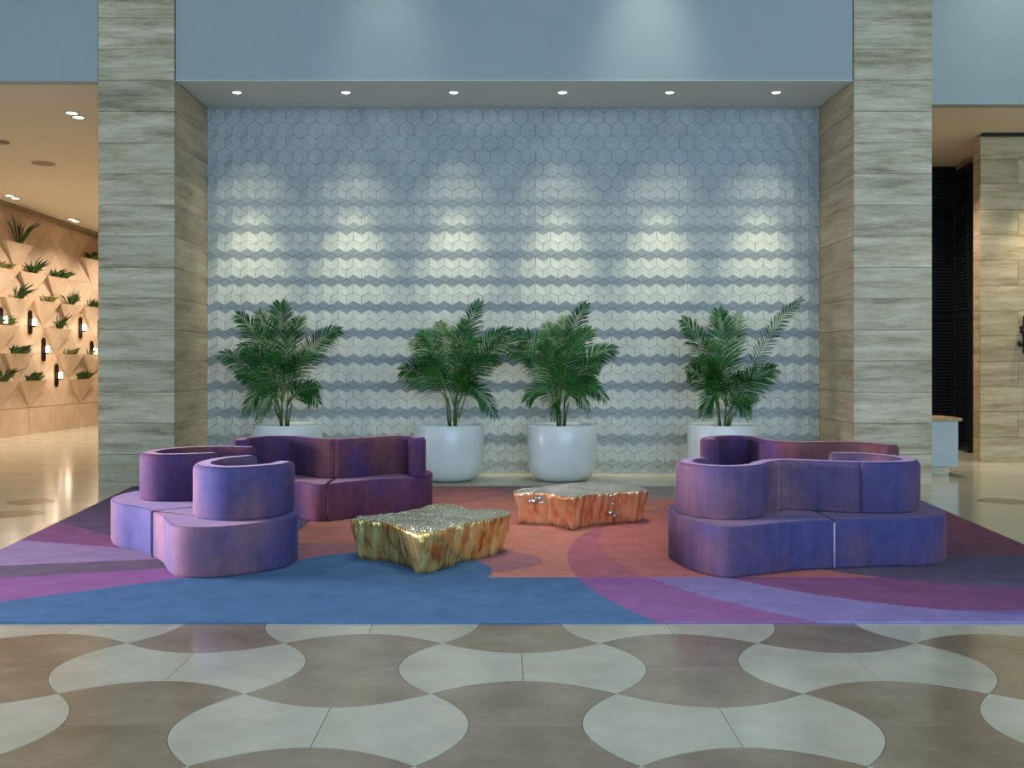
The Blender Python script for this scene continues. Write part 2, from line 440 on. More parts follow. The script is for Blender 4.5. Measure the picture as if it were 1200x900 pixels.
# ---- niche wall with hexagon tiles in relief
wb = box('wall_back', (XL1, XR0, YB+0.012, YB+0.3, 0, TOP), 'grout'); tag(wb, 'niche wall clad in faceted grey hexagon tiles', 'wall', kind='structure')
W = 0.2195; R = W/math.sqrt(3); RS = 1.5*R; CH = 0.024; GAP = 0.0022
hv = [(0, R), (-W/2, R/2), (-W/2, -R/2), (0, -R), (W/2, -R/2), (W/2, R/2)]   # top, UL, LL, bottom, LR, UR
def hex_vf(kind):
    k = 1-GAP/W*2
    if kind == 'A': hz = [CH/3, -CH/3, CH/3, -CH/3, CH/3, -CH/3]; cz = CH; q = [(6,0,1,2), (6,2,3,4), (6,4,5,0)]
    else: hz = [CH/3, -CH/3, CH/3, -CH/3, CH/3, -CH/3]; cz = -CH; q = [(6,1,2,3), (6,3,4,5), (6,5,0,1)]
    v = [(x*k, -h, z*k) for (x, z), h in zip(hv, hz)]+[(0, -cz, 0)]
    v += [(x*k, CH*1.4, z*k) for (x, z) in hv]
    f = list(q)+[(i, 7+i, 7+(i+1) % 6, (i+1) % 6) for i in range(6)]
    return v, f
hexA = mesh('hex_tile', *hex_vf('A')); hexB = mesh('hex_tile_b', *hex_vf('B'))
for m_ in (hexA, hexB): m_.materials.append(MAT['hex'])
TY = YB-0.03
cands = []
for r in range(-1, 28):
    z = 5.158-r*RS
    for c_ in range(-1, 42):
        x = -4.278+W*(c_+0.5)+(W/2 if r % 2 else 0)
        whole = x-W/2 > XL1+0.004 and x+W/2 < XR0-0.004 and z+R < ZC-0.004 and z-R > 0.004
        if x+W/2 < XL1 or x-W/2 > XR0 or z-R > ZC or z+R < 0: continue
        cands.append((r, c_, x, z, whole))
# one by one where nothing stands in front of them, around eye height and above
pick = sorted([t for t in cands if t[4] and t[3] > 2.45], key=lambda t: abs(t[3]-3.35)+abs(t[2])*0.02)[:296]
pk = {(t[0], t[1]) for t in pick}
bmr = bmesh.new()
for r, c_, x, z, whole in cands:
    if (r, c_) in pk:
        link('hex_tile', hexB if r % 2 else hexA, None, wb, loc=(x, TY, z))
    else:
        v, f = hex_vf('B' if r % 2 else 'A')
        bv = [bmr.verts.new((a+x, b+TY, c+z)) for a, b, c in v]
        for q in f: bmr.faces.new([bv[i] for i in q])
for co, no in (((XL1+0.003,0,0),(-1,0,0)), ((XR0-0.003,0,0),(1,0,0)), ((0,0,ZC-0.003),(0,0,1)), ((0,0,0.003),(0,0,-1))):
    bmesh.ops.bisect_plane(bmr, geom=bmr.verts[:]+bmr.edges[:]+bmr.faces[:], plane_co=co, plane_no=no, clear_outer=True)
me = bpy.data.meshes.new('hex_tile_field'); bmr.to_mesh(me); bmr.free()
tag(link('hex_tile_field', me, 'hex', wb), kind='stuff')

# ---- stone columns, course by course
CO = 0.4062
def stone_column(name, x0, x1, inner, label):
    core = box(name, (x0+0.03, x1-0.03, YF+0.03, YB+0.29, 0, TOP), 'gap'); tag(core, label, 'column', kind='structure')
    n = int(TOP/CO)+1
    shf = {}
    for k in range(n):
        z0 = k*CO; z1 = min(TOP, z0+CO-0.005)
        box('stone_panel', (x0, x1, YF, YF+0.035, z0, z1), 'trav', core, 0.0015)
        xi = (x1-0.035, x1) if inner > 0 else (x0, x0+0.035)
        xo = (x0, x0+0.035) if inner > 0 else (x1-0.035, x1)
        box('stone_panel', (xi[0], xi[1], YF+0.037, YB+0.28, z0, z1), 'trav_warm', core)  # same stone; warm niche light is put into the colour
        box('stone_panel', (xo[0], xo[1], YF+0.037, YB+0.28, z0, z1), 'trav', core)
    return core
stone_column('column_left', XL0, XL1, 1, 'travertine clad pier beside the planted corridor')
stone_column('column_right', XR0, XR1, -1, 'travertine clad pier beside the small white counter')

# ---- bulkheads and ceilings
def struct(name, b, mat, label, cat='wall'):
    o = box(name, b, mat); tag(o, label, cat, kind='structure'); return o
struct('wall_bulkhead', (XL1+0.012, XR0-0.012, YF+0.02, YF+0.2, ZC+0.001, TOP), 'paint', 'pale blue painted bulkhead above the tiled niche')
struct('ceiling_niche', (XL1+0.006, XR0-0.006, YF+0.21, YB+0.01, ZC, ZC+0.2), 'ceil', 'grey niche soffit with six recessed downlights', 'ceiling')
struct('trim_1', (XL1+0.006, XR0-0.006, YF+0.012, YF+0.21, ZC-0.012, ZC), 'ceil', 'thin plaster lip under the niche bulkhead', 'trim')
struct('wall_bulkhead_left', (-16, XL0-0.012, YF+0.02, YF+0.2, 5.27, TOP), 'paint', 'painted bulkhead over the planted corridor opening')
struct('wall_bulkhead_right', (XR1+0.012, 16, 14.7, 14.9, 5.27, TOP), 'paint', 'painted bulkhead over the passage with black doors')
struct('ceiling', (-16, 16, -4, 15.2, TOP, TOP+0.2), 'paint', 'high white hall ceiling above the lounge', 'ceiling')
# corridor left: ceiling falls slightly towards the back
v = [(-16, YF+0.2, 5.27), (XL0, YF+0.2, 5.27), (XL0, 32, 4.74), (-16, 32, 4.74)]
v += [(a, b, c+0.2) for a, b, c in v]
cl = link('ceiling_corridor', mesh('ceiling_corridor', v, [(0,1,2,3),(7,6,5,4),(0,4,5,1),(1,5,6,2),(2,6,7,3),(3,7,4,0)]), 'ceil_warm')
tag(cl, 'warm beige ceiling of the planted corridor', 'ceiling', kind='structure')
struct('wall_corridor_right', (XL0+0.03, XL0+0.2, YB+0.3, 32, 0, 5.6), 'beige', 'plain stone wall on the lounge side of the corridor')
struct('wall_corridor_end', (-16, XL0, 32, 32.2, 0, 5.6), 'beige', 'plain stone wall at the end of the corridor')
struct('ceiling_passage', (XR1, 16, 14.9, 20.2, 5.27, 5.45), 'ceil_warm', 'beige ceiling of the passage beside the pier', 'ceiling')
struct('wall_passage_left', (XR1-0.2, XR1-0.035, YB+0.3, 20.2, 0, 5.45), 'beige', 'plain wall on the lounge side of the passage')

struct('wall_hall_right', (14.0, 14.2, -4, 19.4, 0, TOP), 'trav_warm', 'travertine side wall of the hall')
# ---- planted corridor wall of triangle tiles
P0 = Vector((-10.70, 21.9, 0)); DIR = Vector((0.27, 4.6, 0)).normalized(); NRM = Vector((DIR.y, -DIR.x, 0))
def wp(s, z, d): return P0+DIR*s+NRM*d+Vector((0, 0, z))
def zc(y): return 5.27-(y-13.67)*(0.53/18.33)
sA, sB = -8.2, 10.0
a0, a1 = wp(sA, 0, -0.02), wp(sB, 0, -0.02); b0, b1 = wp(sA, 0, -0.3), wp(sB, 0, -0.3)
vs = [a0, a1, b1, b0]+[Vector((p.x, p.y, zc(p.y)+0.1)) for p in (a0, a1, b1, b0)]
wl = link('wall_left', mesh('wall_left', vs, [(0,1,2,3),(4,7,6,5),(0,4,5,1),(1,5,6,2),(2,6,7,3),(3,7,4,0)]), 'beige')
tag(wl, 'warm beige corridor wall of triangular stone tiles and planting pockets', 'wall', kind='structure')
POCK = {(4.2, 0.6), (4.2, 4.2), (3.6, 1.2), (3.6, 2.4), (3.0, 0.6), (3.0, 1.8), (3.0, 3.0), (3.0, 4.2), (2.4, 2.4), (1.8, 0.6), (1.8, 3.0), (1.2, 0.0), (1.2, 1.2), (1.2, 3.6), (2.4, 0.0), (3.6, 0.0), (1.8, 4.2)}
def tri_tile(pts, lift, name='triangle_tile', d0=-0.03):
    c_ = sum((Vector((p[0], p[1])) for p in pts), Vector((0, 0)))/3
    pts = [c_+(Vector((p[0], p[1]))-c_)*0.985 for p in pts]
    f_ = [wp(p[0], p[1], l) for p, l in zip(pts, lift)]; k_ = [wp(p[0], p[1], d0) for p in pts]
    link(name, mesh(name, f_+k_, [(0,1,2),(5,4,3),(0,3,4,1),(1,4,5,2),(2,5,3,0)]), 'beige', wl)
for ri in range(1, 8):
    z = round(0.6*ri, 2); zt = z+0.6        # row between z and zt
    off = 0.6 if (ri+1) % 2 == 1 else 0.0
    for k in range(-3, 6):
        sc = round(k*1.2+off, 2)            # down-pointing triangle, flat edge on zt
        if sc < -3.4 or sc > 6.6: continue
        top = round(zt, 2); pocket = (top, sc) in POCK
        lim = zc(wp(sc, 0, 0).y)-0.05
        if top <= lim+0.02 or True:
            t2 = min(top, lim)
            hw = 0.6*(t2-z)/0.6 if t2 < top else 0.6
            tri_tile([(sc-hw, t2), (sc+hw, t2), (sc, z)], [0.12, 0.12, 0.0] if pocket else [0.0, 0.0, 0.0], 'planter_tile' if pocket else 'triangle_tile')
        su = sc+0.6                          # up-pointing triangle standing on z
        if t2 >= top: tri_tile([(su-0.6, z), (su+0.6, z), (su, top)], [0.0, 0.0, 0.0])
for k in range(-3, 7):
    q = [wp(k*1.2+0.01, 0.0, 0), wp(k*1.2+1.19, 0.0, 0), wp(k*1.2+1.19, 0.59, 0), wp(k*1.2+0.01, 0.59, 0)]
    b_ = [p-NRM*0.03 for p in q]
    link('stone_panel', mesh('stone_panel', q+b_, [(0,1,2,3),(7,6,5,4),(0,4,5,1),(1,5,6,2),(2,6,7,3),(3,7,4,0)]), 'beige', wl)

q = [wp(sA, 0, 0.02), wp(sB, 0, 0.02), wp(sB, 0, 0.10), wp(sA, 0, 0.10)]
vs = [Vector((p.x, p.y, zc(p.y)-0.075)) for p in q]+[Vector((p.x, p.y, zc(p.y)-0.001)) for p in q]
t3 = link('trim_3', mesh('trim_3', vs, [(0,1,2,3),(4,7,6,5),(0,4,5,1),(1,5,6,2),(2,6,7,3),(3,7,4,0)]), 'grille')
tag(t3, 'dark shadow trim between corridor wall and ceiling', 'trim', kind='structure')
# ---- passage on the right: stone wall block, louvred doors
wr = box('wall_right', (7.66, 13.99, 16.64, 16.84, 0, 5.27), 'gap'); tag(wr, 'travertine wall beside the black louvred doors', 'wall', kind='structure')
for k in range(13):
    z0 = k*CO; z1 = min(5.262, z0+CO-0.005)
    xs = [7.63, 8.235+(0 if k % 2 else 0.0), 9.6, 11.0, 13.99] if k % 2 else [7.63, 8.98, 10.3, 11.7, 13.99]
    for xa, xb in zip(xs, xs[1:]):
        box('stone_panel', (xa, xb-0.004, 16.6, 16.64, z0, z1), 'trav_warm', wr, 0.0015)
    box('stone_panel', (7.63, 7.66, 16.645, 16.86, z0, z1), 'trav_warm', wr)
struct('trim_2', (7.63, 13.99, 16.5, 16.58, 5.225, 5.27), 'gap', 'dark ceiling slot along the travertine wall', 'trim')
def louvre_door(name, p, q, z1, label):
    """leaf from plan point p to q with frame and slats"""
    r = empty(name, (p[0], p[1], 0)); tag(r, label, 'door', kind='structure')
    P_, Q_ = Vector((p[0], p[1], 0)), Vector((q[0], q[1], 0)); d = (Q_-P_); L = d.length; d.normalize(); n = Vector((d.y, -d.x, 0))
    def bx(mb, s0, s1, z0, z1_, t0, t1):
        c_ = [P_+d*s0+n*t0, P_+d*s1+n*t0, P_+d*s1+n*t1, P_+d*s0+n*t1]
        mb.add([tuple(Vector((u.x, u.y, z0))) for u in c_]+[tuple(Vector((u.x, u.y, z1_))) for u in c_], [(0,3,2,1),(4,5,6,7),(0,1,5,4),(1,2,6,5),(2,3,7,6),(3,0,4,7)])
    m = MB(); bx(m, 0, L, 0.0, z1, -0.05, 0.0); m.build('backing_panel', 'black', r)
    for s0, s1 in ((0, 0.07), (L-0.07, L)): m = MB(); bx(m, s0, s1, 0, z1, 0, 0.05); m.build('stile', 'black', r)
    for z0, z2 in ((0, 0.18), (2.4, 2.52), (4.35, 4.45), (z1-0.14, z1)): m = MB(); bx(m, 0.07, L-0.07, z0, z2, 0, 0.045); m.build('rail', 'black', r)
    m = MB(); z = 0.22
    while z < z1-0.2:
        if not (2.36 < z < 2.54 or 4.30 < z < 4.46): bx(m, 0.07, L-0.07, z, z+0.03, 0, 0.035)
        z += 0.06
    tag(m.build('slat_field', 'louvre', r), kind='stuff')
    return r
louvre_door('door_1', (6.9, 19.32), (8.40, 19.32), 5.16, 'black louvred door facing the lounge, beside the angled one')
louvre_door('door_2', (8.41, 19.30), (8.24, 18.30), 5.14, 'black louvred door set at an angle next to the travertine wall')
struct('wall_passage_end', (XR1-0.03, 6.9, 19.4, 19.6, 0, 5.3), 'black', 'dark panelled wall at the end of the passage')
struct('wall_passage_back', (6.9, 13.99, 19.4, 19.6, 0, 5.3), 'black', 'dark wall behind the black doors')
struct('wall_passage_right', (8.45, 8.6, 16.9, 19.39, 0, 5.27), 'beige', 'short side wall of the black door recess')

# ================================================================== DOWNLIGHTS
def downlight(x, y, z, label, group, warm=False, r=0.07, tilt=0.0):
    e = empty('downlight', (x, y, z)); tag(e, label, 'downlight', group)
    m = MB(); m.lathe([(r*1.35, -0.002), (r*1.35, -0.010), (r*1.05, -0.012), (r, -0.004), (r*1.0, -0.002)], (0, 0, 0), 24, cap=False)
    m.build('trim_ring', 'trim', e, True, world=False)
    m = MB(); m.lathe([(r*0.99, -0.0085), (r*0.99, -0.004)], (0, 0, 0), 20)
    m.build('lens', 'lamp_warm' if warm else 'lamp', e, world=False)
    e.rotation_euler = (tilt, 0, 0)
    return e
for i, x in enumerate((-3.65, -2.17, -0.70, 0.78, 2.24, 3.69)):
    downlight(x, 14.08, ZC, 'small round recessed downlight in the niche soffit', 'niche soffit downlights', r=0.056)
    spot('niche_spot', (x, 14.08, ZC-0.02), (x-0.03, 15.0, 1.8), 430, (1.0, 0.94, 0.58), 36, 1.0, 0.03)
    spot('niche_spot_halo', (x, 14.08, ZC-0.02), (x-0.03, 15.0, 2.6), 75, (1.0, 0.94, 0.62), 66, 1.0, 0.03)
tl_ = -math.atan(0.53/18.33)
CD = [(84, 132), (92, 137), (11, 229), (18, 232), (84, 257), (89, 259)]
def ray_ceiling(px, py):
    # intersect the picture ray with the falling corridor ceiling
    y = 14.0
    for _ in range(30): y = (zc(y)-CAM_H)*1212/(425-py)
    return ((px-592)/1212*y, y, zc(y))
for px, py in CD:
    x, y, z = ray_ceiling(px, py)
    downlight(x, y, z, 'paired recessed downlight in the corridor ceiling', 'corridor ceiling downlights', True, 0.08, tl_)
for x, y in ((-9.6, 20.5), (-9.1, 22.5), (-9.1, 24.3), (-9.1, 26.2), (-7.0, 17.5), (-6.8, 21.5)):
    spot('corridor_spot', (x, y, zc(y)-0.05), (x-0.9 if x < -8 else x, y, 0), 330, (1.0, 0.89, 0.78), 120, 0.8, 0.08)
x, y, z = ray_ceiling(51, 191)
e = empty('ceiling_speaker', (x, y, z)); tag(e, 'round flush ceiling speaker in the corridor ceiling', 'speaker'); e.rotation_euler = (tl_, 0, 0)
m = MB(); m.lathe([(0.2, -0.002), (0.2, -0.012), (0.17, -0.016)], (0, 0, 0), 28); m.build('grille', 'grille', e, world=False)
m = MB(); m.lathe([(0.24, -0.002), (0.24, -0.008), (0.201, -0.010), (0.201, -0.002)], (0, 0, 0), 28, cap=False); m.build('rim', 'ceil_warm', e, world=False)
for px, py in ((2, 166),):
    x, y, z = ray_ceiling(px, py)
    e = empty('smoke_detector', (x, y, z)); tag(e, 'small dark round detector on the corridor ceiling', 'detector'); e.rotation_euler = (tl_, 0, 0)
    m = MB(); m.lathe([(0.12, -0.001), (0.12, -0.02), (0.07, -0.035)], (0, 0, 0), 20); m.build('body', 'grille', e, True, world=False)
for x, y in ((6.6, 16.0), (6.9, 18.0)):
    spot('passage_spot', (x, y, 5.2), (x, y, 0), 290, (1.0, 0.92, 0.80), 110, 0.8, 0.08)

# ================================================================== RUG
rv = [(-4.02, 6.34), (4.28, 6.34), (4.93, 13.3), (-4.79, 13.3)]
rp = ccw(resample([Vector(p) for p in rv], 0.25, True)) if False else [Vector(p) for p in rv]
rug = link('area_rug', loft('area_rug', [(rp, 0.0012), (rp, RUG_T-0.004), (inset(rp, 0.004), RUG_T)]), 'rug')
for p in rug.data.polygons: p.use_smooth = False
tag(rug, 'large rug of overlapping blue, purple and terracotta arcs on the floor', 'rug')

# ================================================================== SOFAS
SEAT = 0.39; BTOP = 0.80; TH = 0.175
def split_poly(poly, p, n):
    side = [(q[0]-p[0])*n[0]+(q[1]-p[1])*n[1] for q in poly]; a, b = [], []
    L = len(poly)
    for i in range(L):
        q, r_ = poly[i], poly[(i+1) % L]
        (a if side[i] < 0 else b).append(q)
        if (side[i] < 0) != (side[(i+1) % L] < 0):
            t = side[i]/(side[i]-side[(i+1) % L]); x = q.lerp(r_, t); a.append(x); b.append(x.copy())
    nv = Vector(n).normalized()*0.003
    sh = lambda P_, sg: [q+nv*sg if abs((q[0]-p[0])*n[0]+(q[1]-p[1])*n[1]) < 1e-6 else q for q in P_]
    return [sh(a, -1), sh(b, 1)]
def cushion_base(parent, outline, cut, mat='velvet'):
    poly = ccw(resample(catmull(outline, True, 8), 0.055, True))
    parts = split_poly(poly, *cut) if cut else [poly]
    z0 = RUG_T+0.001; r = 0.018
    for P_ in parts:
        P_ = ccw(P_); rings = [(inset(P_, 0.012), z0), (P_, z0+0.02), (P_, SEAT-r)]
        for k in range(1, 5):
            a = PI/2*k/4; rings.append((inset(P_, r*(1-math.cos(a))), SEAT-r+r*math.sin(a)))
        link('seat_base', loft('seat_base', rings), mat, parent, True)
def backrest(parent, centre, cuts=(), mat='velvet', name='backrest'):
    C_ = resample(catmull(centre, False, 10), 0.04)
    n = len(C_)-1; idx = [0]+[max(1, min(n-1, int(round(c*n)))) for c in cuts]+[n]
    T = []
    for i in range(n+1):
        t = C_[min(i+1, n)]-C_[max(i-1, 0)]; T.append(t.normalized())
    r = 0.048
    for si, (i0, i1) in enumerate(zip(idx, idx[1:])):
        first, last = i0 == 0, i1 == n
        def ring(sh):                         # sh: how far the skin is pulled in
            hw = TH/2-sh
            left = []; right = []
            for i in range(i0, i1+1):
                nv = Vector((-T[i].y, T[i].x)); off = Vector((0, 0))
                if i == i0: off = T[i]*(0.0025 if not first else 0)
                if i == i1: off = -T[i]*(0.0025 if not last else 0)
                left.append(C_[i]+nv*hw+off); right.append(C_[i]-nv*hw+off)
            def cap(i, sg):
                out = []
                nv = Vector((-T[i].y, T[i].x))
                for k in range(1, 10):
                    a = PI/2-PI*k/10
                    ca, sa = math.cos(a), math.sin(a)
                    out.append(C_[i]+nv*hw*math.copysign(abs(sa)**0.55, sa)+T[i]*sg*(0.06-sh*0.6)*abs(ca)**0.55)
                return out                     # from +nv side to -nv side
            pts = left[:]
            if last: pts += cap(i1, 1)
            pts += right[::-1]
            if first: pts += cap(i0, -1)[::-1]
            return pts
        z0 = SEAT+0.002
        rings = [(ring(0.010), z0), (ring(0), z0+0.014), (ring(0), BTOP-r)]
        for k in range(1, 6):
            a = PI/2*k/5*0.93; rings.append((ring(r*(1-math.cos(a))), BTOP-r+r*math.sin(a)))
        o = link(name, loft(name, rings), mat, parent, True)
def V2(l): return [Vector(p) for p in l]
def pipe(parent, x, y):
    m = MB(); m.tube([(x, y, RUG_T+0.01), (x, y, SEAT-0.02)], 0.007, 8); m.build('piping', 'piping', parent, True)

s1 = empty('curved_sofa', (-2.5, 8.8, RUG_T)); tag(s1, 'purple velvet clover-shaped sofa with two curled backrests, nearest the gold table', 'sofa')
cushion_base(s1, V2([(-3.47,9.11),(-3.30,8.86),(-3.10,8.70),(-2.87,8.43),(-2.70,8.15),(-2.55,7.82),(-2.41,7.64),(-2.13,7.61),(-1.84,7.82),(-1.69,8.02),(-1.67,8.36),(-1.85,8.8),(-2.1,9.1),(-2.2,9.5),(-2.35,9.9),(-2.8,10.12),(-3.2,10.1),(-3.48,9.8),(-3.55,9.4)]), ((-2.9, 8.45), (0.55, -0.7)))
backrest(s1, V2([(-1.80,8.40),(-1.83,8.2),(-1.93,8.08),(-2.1,7.975),(-2.3,8.06),(-2.40,8.25),(-2.42,8.5),(-2.36,8.75),(-2.22,8.92)]))
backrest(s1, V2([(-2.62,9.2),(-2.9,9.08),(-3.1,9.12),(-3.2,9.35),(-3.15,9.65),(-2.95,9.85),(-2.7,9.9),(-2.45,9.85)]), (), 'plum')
s2 = empty('curved_sofa', (-1.9, 11.4, RUG_T)); tag(s2, 'purple velvet wavy sofa behind the gold table, its open seats facing the bow-tie floor', 'sofa')
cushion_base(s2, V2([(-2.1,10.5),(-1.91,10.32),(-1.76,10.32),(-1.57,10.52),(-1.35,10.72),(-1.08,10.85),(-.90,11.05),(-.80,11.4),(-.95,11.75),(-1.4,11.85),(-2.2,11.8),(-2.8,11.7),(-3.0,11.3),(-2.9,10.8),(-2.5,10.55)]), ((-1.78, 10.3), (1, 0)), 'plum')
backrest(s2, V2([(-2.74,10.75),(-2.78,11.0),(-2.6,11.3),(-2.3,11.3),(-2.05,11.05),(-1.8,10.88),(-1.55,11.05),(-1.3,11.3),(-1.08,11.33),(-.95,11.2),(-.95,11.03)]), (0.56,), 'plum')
s3 = empty('curved_sofa', (2.5, 8.7, RUG_T)); tag(s3, 'violet velvet sofa with an S-shaped backrest, its back turned to the bow-tie floor', 'sofa')
cushion_base(s3, V2([(1.34,8.51),(1.375,8.05),(1.5,7.72),(1.65,7.61),(1.87,7.70),(2.22,7.87),(2.53,7.95),(2.92,8.03),(3.29,8.06),(3.54,8.30),(3.64,8.8),(3.6,9.4),(3.3,9.75),(2.8,9.85),(2.2,9.8),(1.75,9.5),(1.5,9.05)]), ((2.53, 8.7), (1, 0.0)))
backrest(s3, V2([(1.64,8.74),(1.51,8.55),(1.47,8.3),(1.58,8.1),(1.75,8.03),(1.95,8.15),(2.10,8.42),(2.28,8.58),(2.5,8.52),(2.7,8.43),(3.0,8.37),(3.24,8.42),(3.36,8.62),(3.33,8.92),(3.17,9.15),(2.95,9.22)]), (0.42, 0.62))
pipe(s3, 2.53, 7.953)
s4 = empty('curved_sofa', (3.0, 10.8, RUG_T)); tag(s4, 'purple velvet wavy sofa mostly hidden behind the violet sofa with the S-shaped backrest', 'sofa')
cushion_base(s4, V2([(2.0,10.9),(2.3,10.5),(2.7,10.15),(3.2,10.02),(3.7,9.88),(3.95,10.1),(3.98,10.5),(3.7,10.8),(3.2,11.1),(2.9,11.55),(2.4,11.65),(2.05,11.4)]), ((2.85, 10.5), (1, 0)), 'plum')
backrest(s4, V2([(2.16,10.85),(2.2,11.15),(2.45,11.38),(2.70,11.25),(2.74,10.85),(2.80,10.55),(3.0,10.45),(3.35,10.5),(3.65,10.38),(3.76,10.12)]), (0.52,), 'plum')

# ================================================================== CAST METAL TABLES
def trunk_table(name, outline, label, side, top, seed, blobs):
    rnd = random.Random(seed)
    P_ = V2(outline); c0 = sum(P_, Vector((0, 0)))/len(P_); P_ = [c0+(p-c0)*1.04 for p in P_]
    for _ in range(2):
        Q_ = []
        for a, b in zip(P_, P_[1:]+P_[:1]): Q_ += [a.lerp(b, 0.2), a.lerp(b, 0.8)]
        P_ = Q_
    P_ = ccw(resample(P_, 0.014, True)); L = len(P_)
    cx = sum(p.x for p in P_)/L; cy = sum(p.y for p in P_)/L
    e = empty(name, (cx, cy, RUG_T)); tag(e, label, 'table')
    # vertical folds of the bark: sum of narrow grooves
    folds = [(rnd.random()*L, rnd.uniform(1.5, 4.5), rnd.uniform(-0.030, 0.022)) for _ in range(70)]
    def fold(i):
        s_ = 0
        for c_, w_, a_ in folds:
            d = min(abs(i-c_), L-abs(i-c_)); s_ += a_*math.exp(-(d/w_)**2)
        return s_
    fo = [fold(i) for i in range(L)]
    H = 0.33; rings = []
    N = 9
    for k in range(N+1):
        t = k/N; z = RUG_T+0.001+(H-RUG_T)*t
        base = 0.07*(1-t)**1.1                 # flares towards the top
        pts = inset(P_, base+0.004)
        amp = 0.35+0.65*math.sin(PI*min(1, 0.15+0.8*(1-t)))
        nrm = inset(P_, 1.0)
        out = []
        for i in range(L):
            nv = (nrm[i]-P_[i]); nv = nv.normalized() if nv.length > 0 else nv
            out.append(pts[i]+nv*(-fo[i]*amp)+nv*0.006*math.sin(i*0.31+k*1.3+seed))
        rings.append((out, z))
    rings.append((inset(rings[-1][0], 0.003), H+0.004))
    body = loft('trunk_side', rings); o = link('trunk_side', body, side, e, True)
    tp = inset(rings[-1][0], 0.003)
    # textured slab top with small relief
    bm = bmesh.new(); vsl = [bm.verts.new((p.x, p.y, H+0.0045)) for p in tp]; bm.faces.new(vsl)
    bmesh.ops.triangulate(bm, faces=bm.faces[:])
    bmesh.ops.subdivide_edges(bm, edges=[ed for ed in bm.edges if not ed.is_boundary], cuts=3, use_grid_fill=True)
    bmesh.ops.triangulate(bm, faces=bm.faces[:])
    for v_ in bm.verts:
        if not v_.is_boundary: v_.co.z += rnd.uniform(0.0, 0.006)
    me = bpy.data.meshes.new('table_top'); bm.to_mesh(me); bm.free()
    for p in me.polygons: p.use_smooth = True
    link('table_top', me, top, e, True)
    for bx_, by_, bz_, br_ in blobs:
        m = MB(); m.sphere((bx_, by_, bz_), br_, 10, 7, (1.2, 0.6, 0.9)); m.build('metal_blob', 'silver', e, True)
trunk_table('trunk_table', [(-1.23,8.32),(-.97,8.2),(-.80,8.0),(-.70,7.74),(-.55,7.72),(-.42,7.89),(-.29,8.2),(-.10,8.38),(.02,8.58),(.02,8.88),(-.30,8.92),(-.45,9.22),(-.64,9.25),(-.78,8.88),(-1.03,8.62),(-1.2,8.52)],
            'gold cast-metal tree-trunk coffee table with pale pitted top', 'gold', 'gold_top', 3, [])
trunk_table('trunk_table', [(.07,10.1),(.3,10.08),(.48,9.98),(.57,9.74),(.70,9.73),(.84,9.95),(1.06,10.1),(1.38,10.2),(1.42,10.38),(1.25,10.7),(1.05,11.03),(.70,10.9),(.38,10.55),(.14,10.35)],
            'copper cast-metal tree-trunk coffee table below the two middle palms', 'copper', 'copper_top', 8,
            [(0.27,10.07,0.25,0.035),(0.33,10.065,0.28,0.03),(0.36,10.05,0.24,0.02),(1.03,10.09,0.30,0.024),(1.05,10.1,0.22,0.018),(1.03,10.11,0.13,0.03),(1.07,10.12,0.10,0.022)])

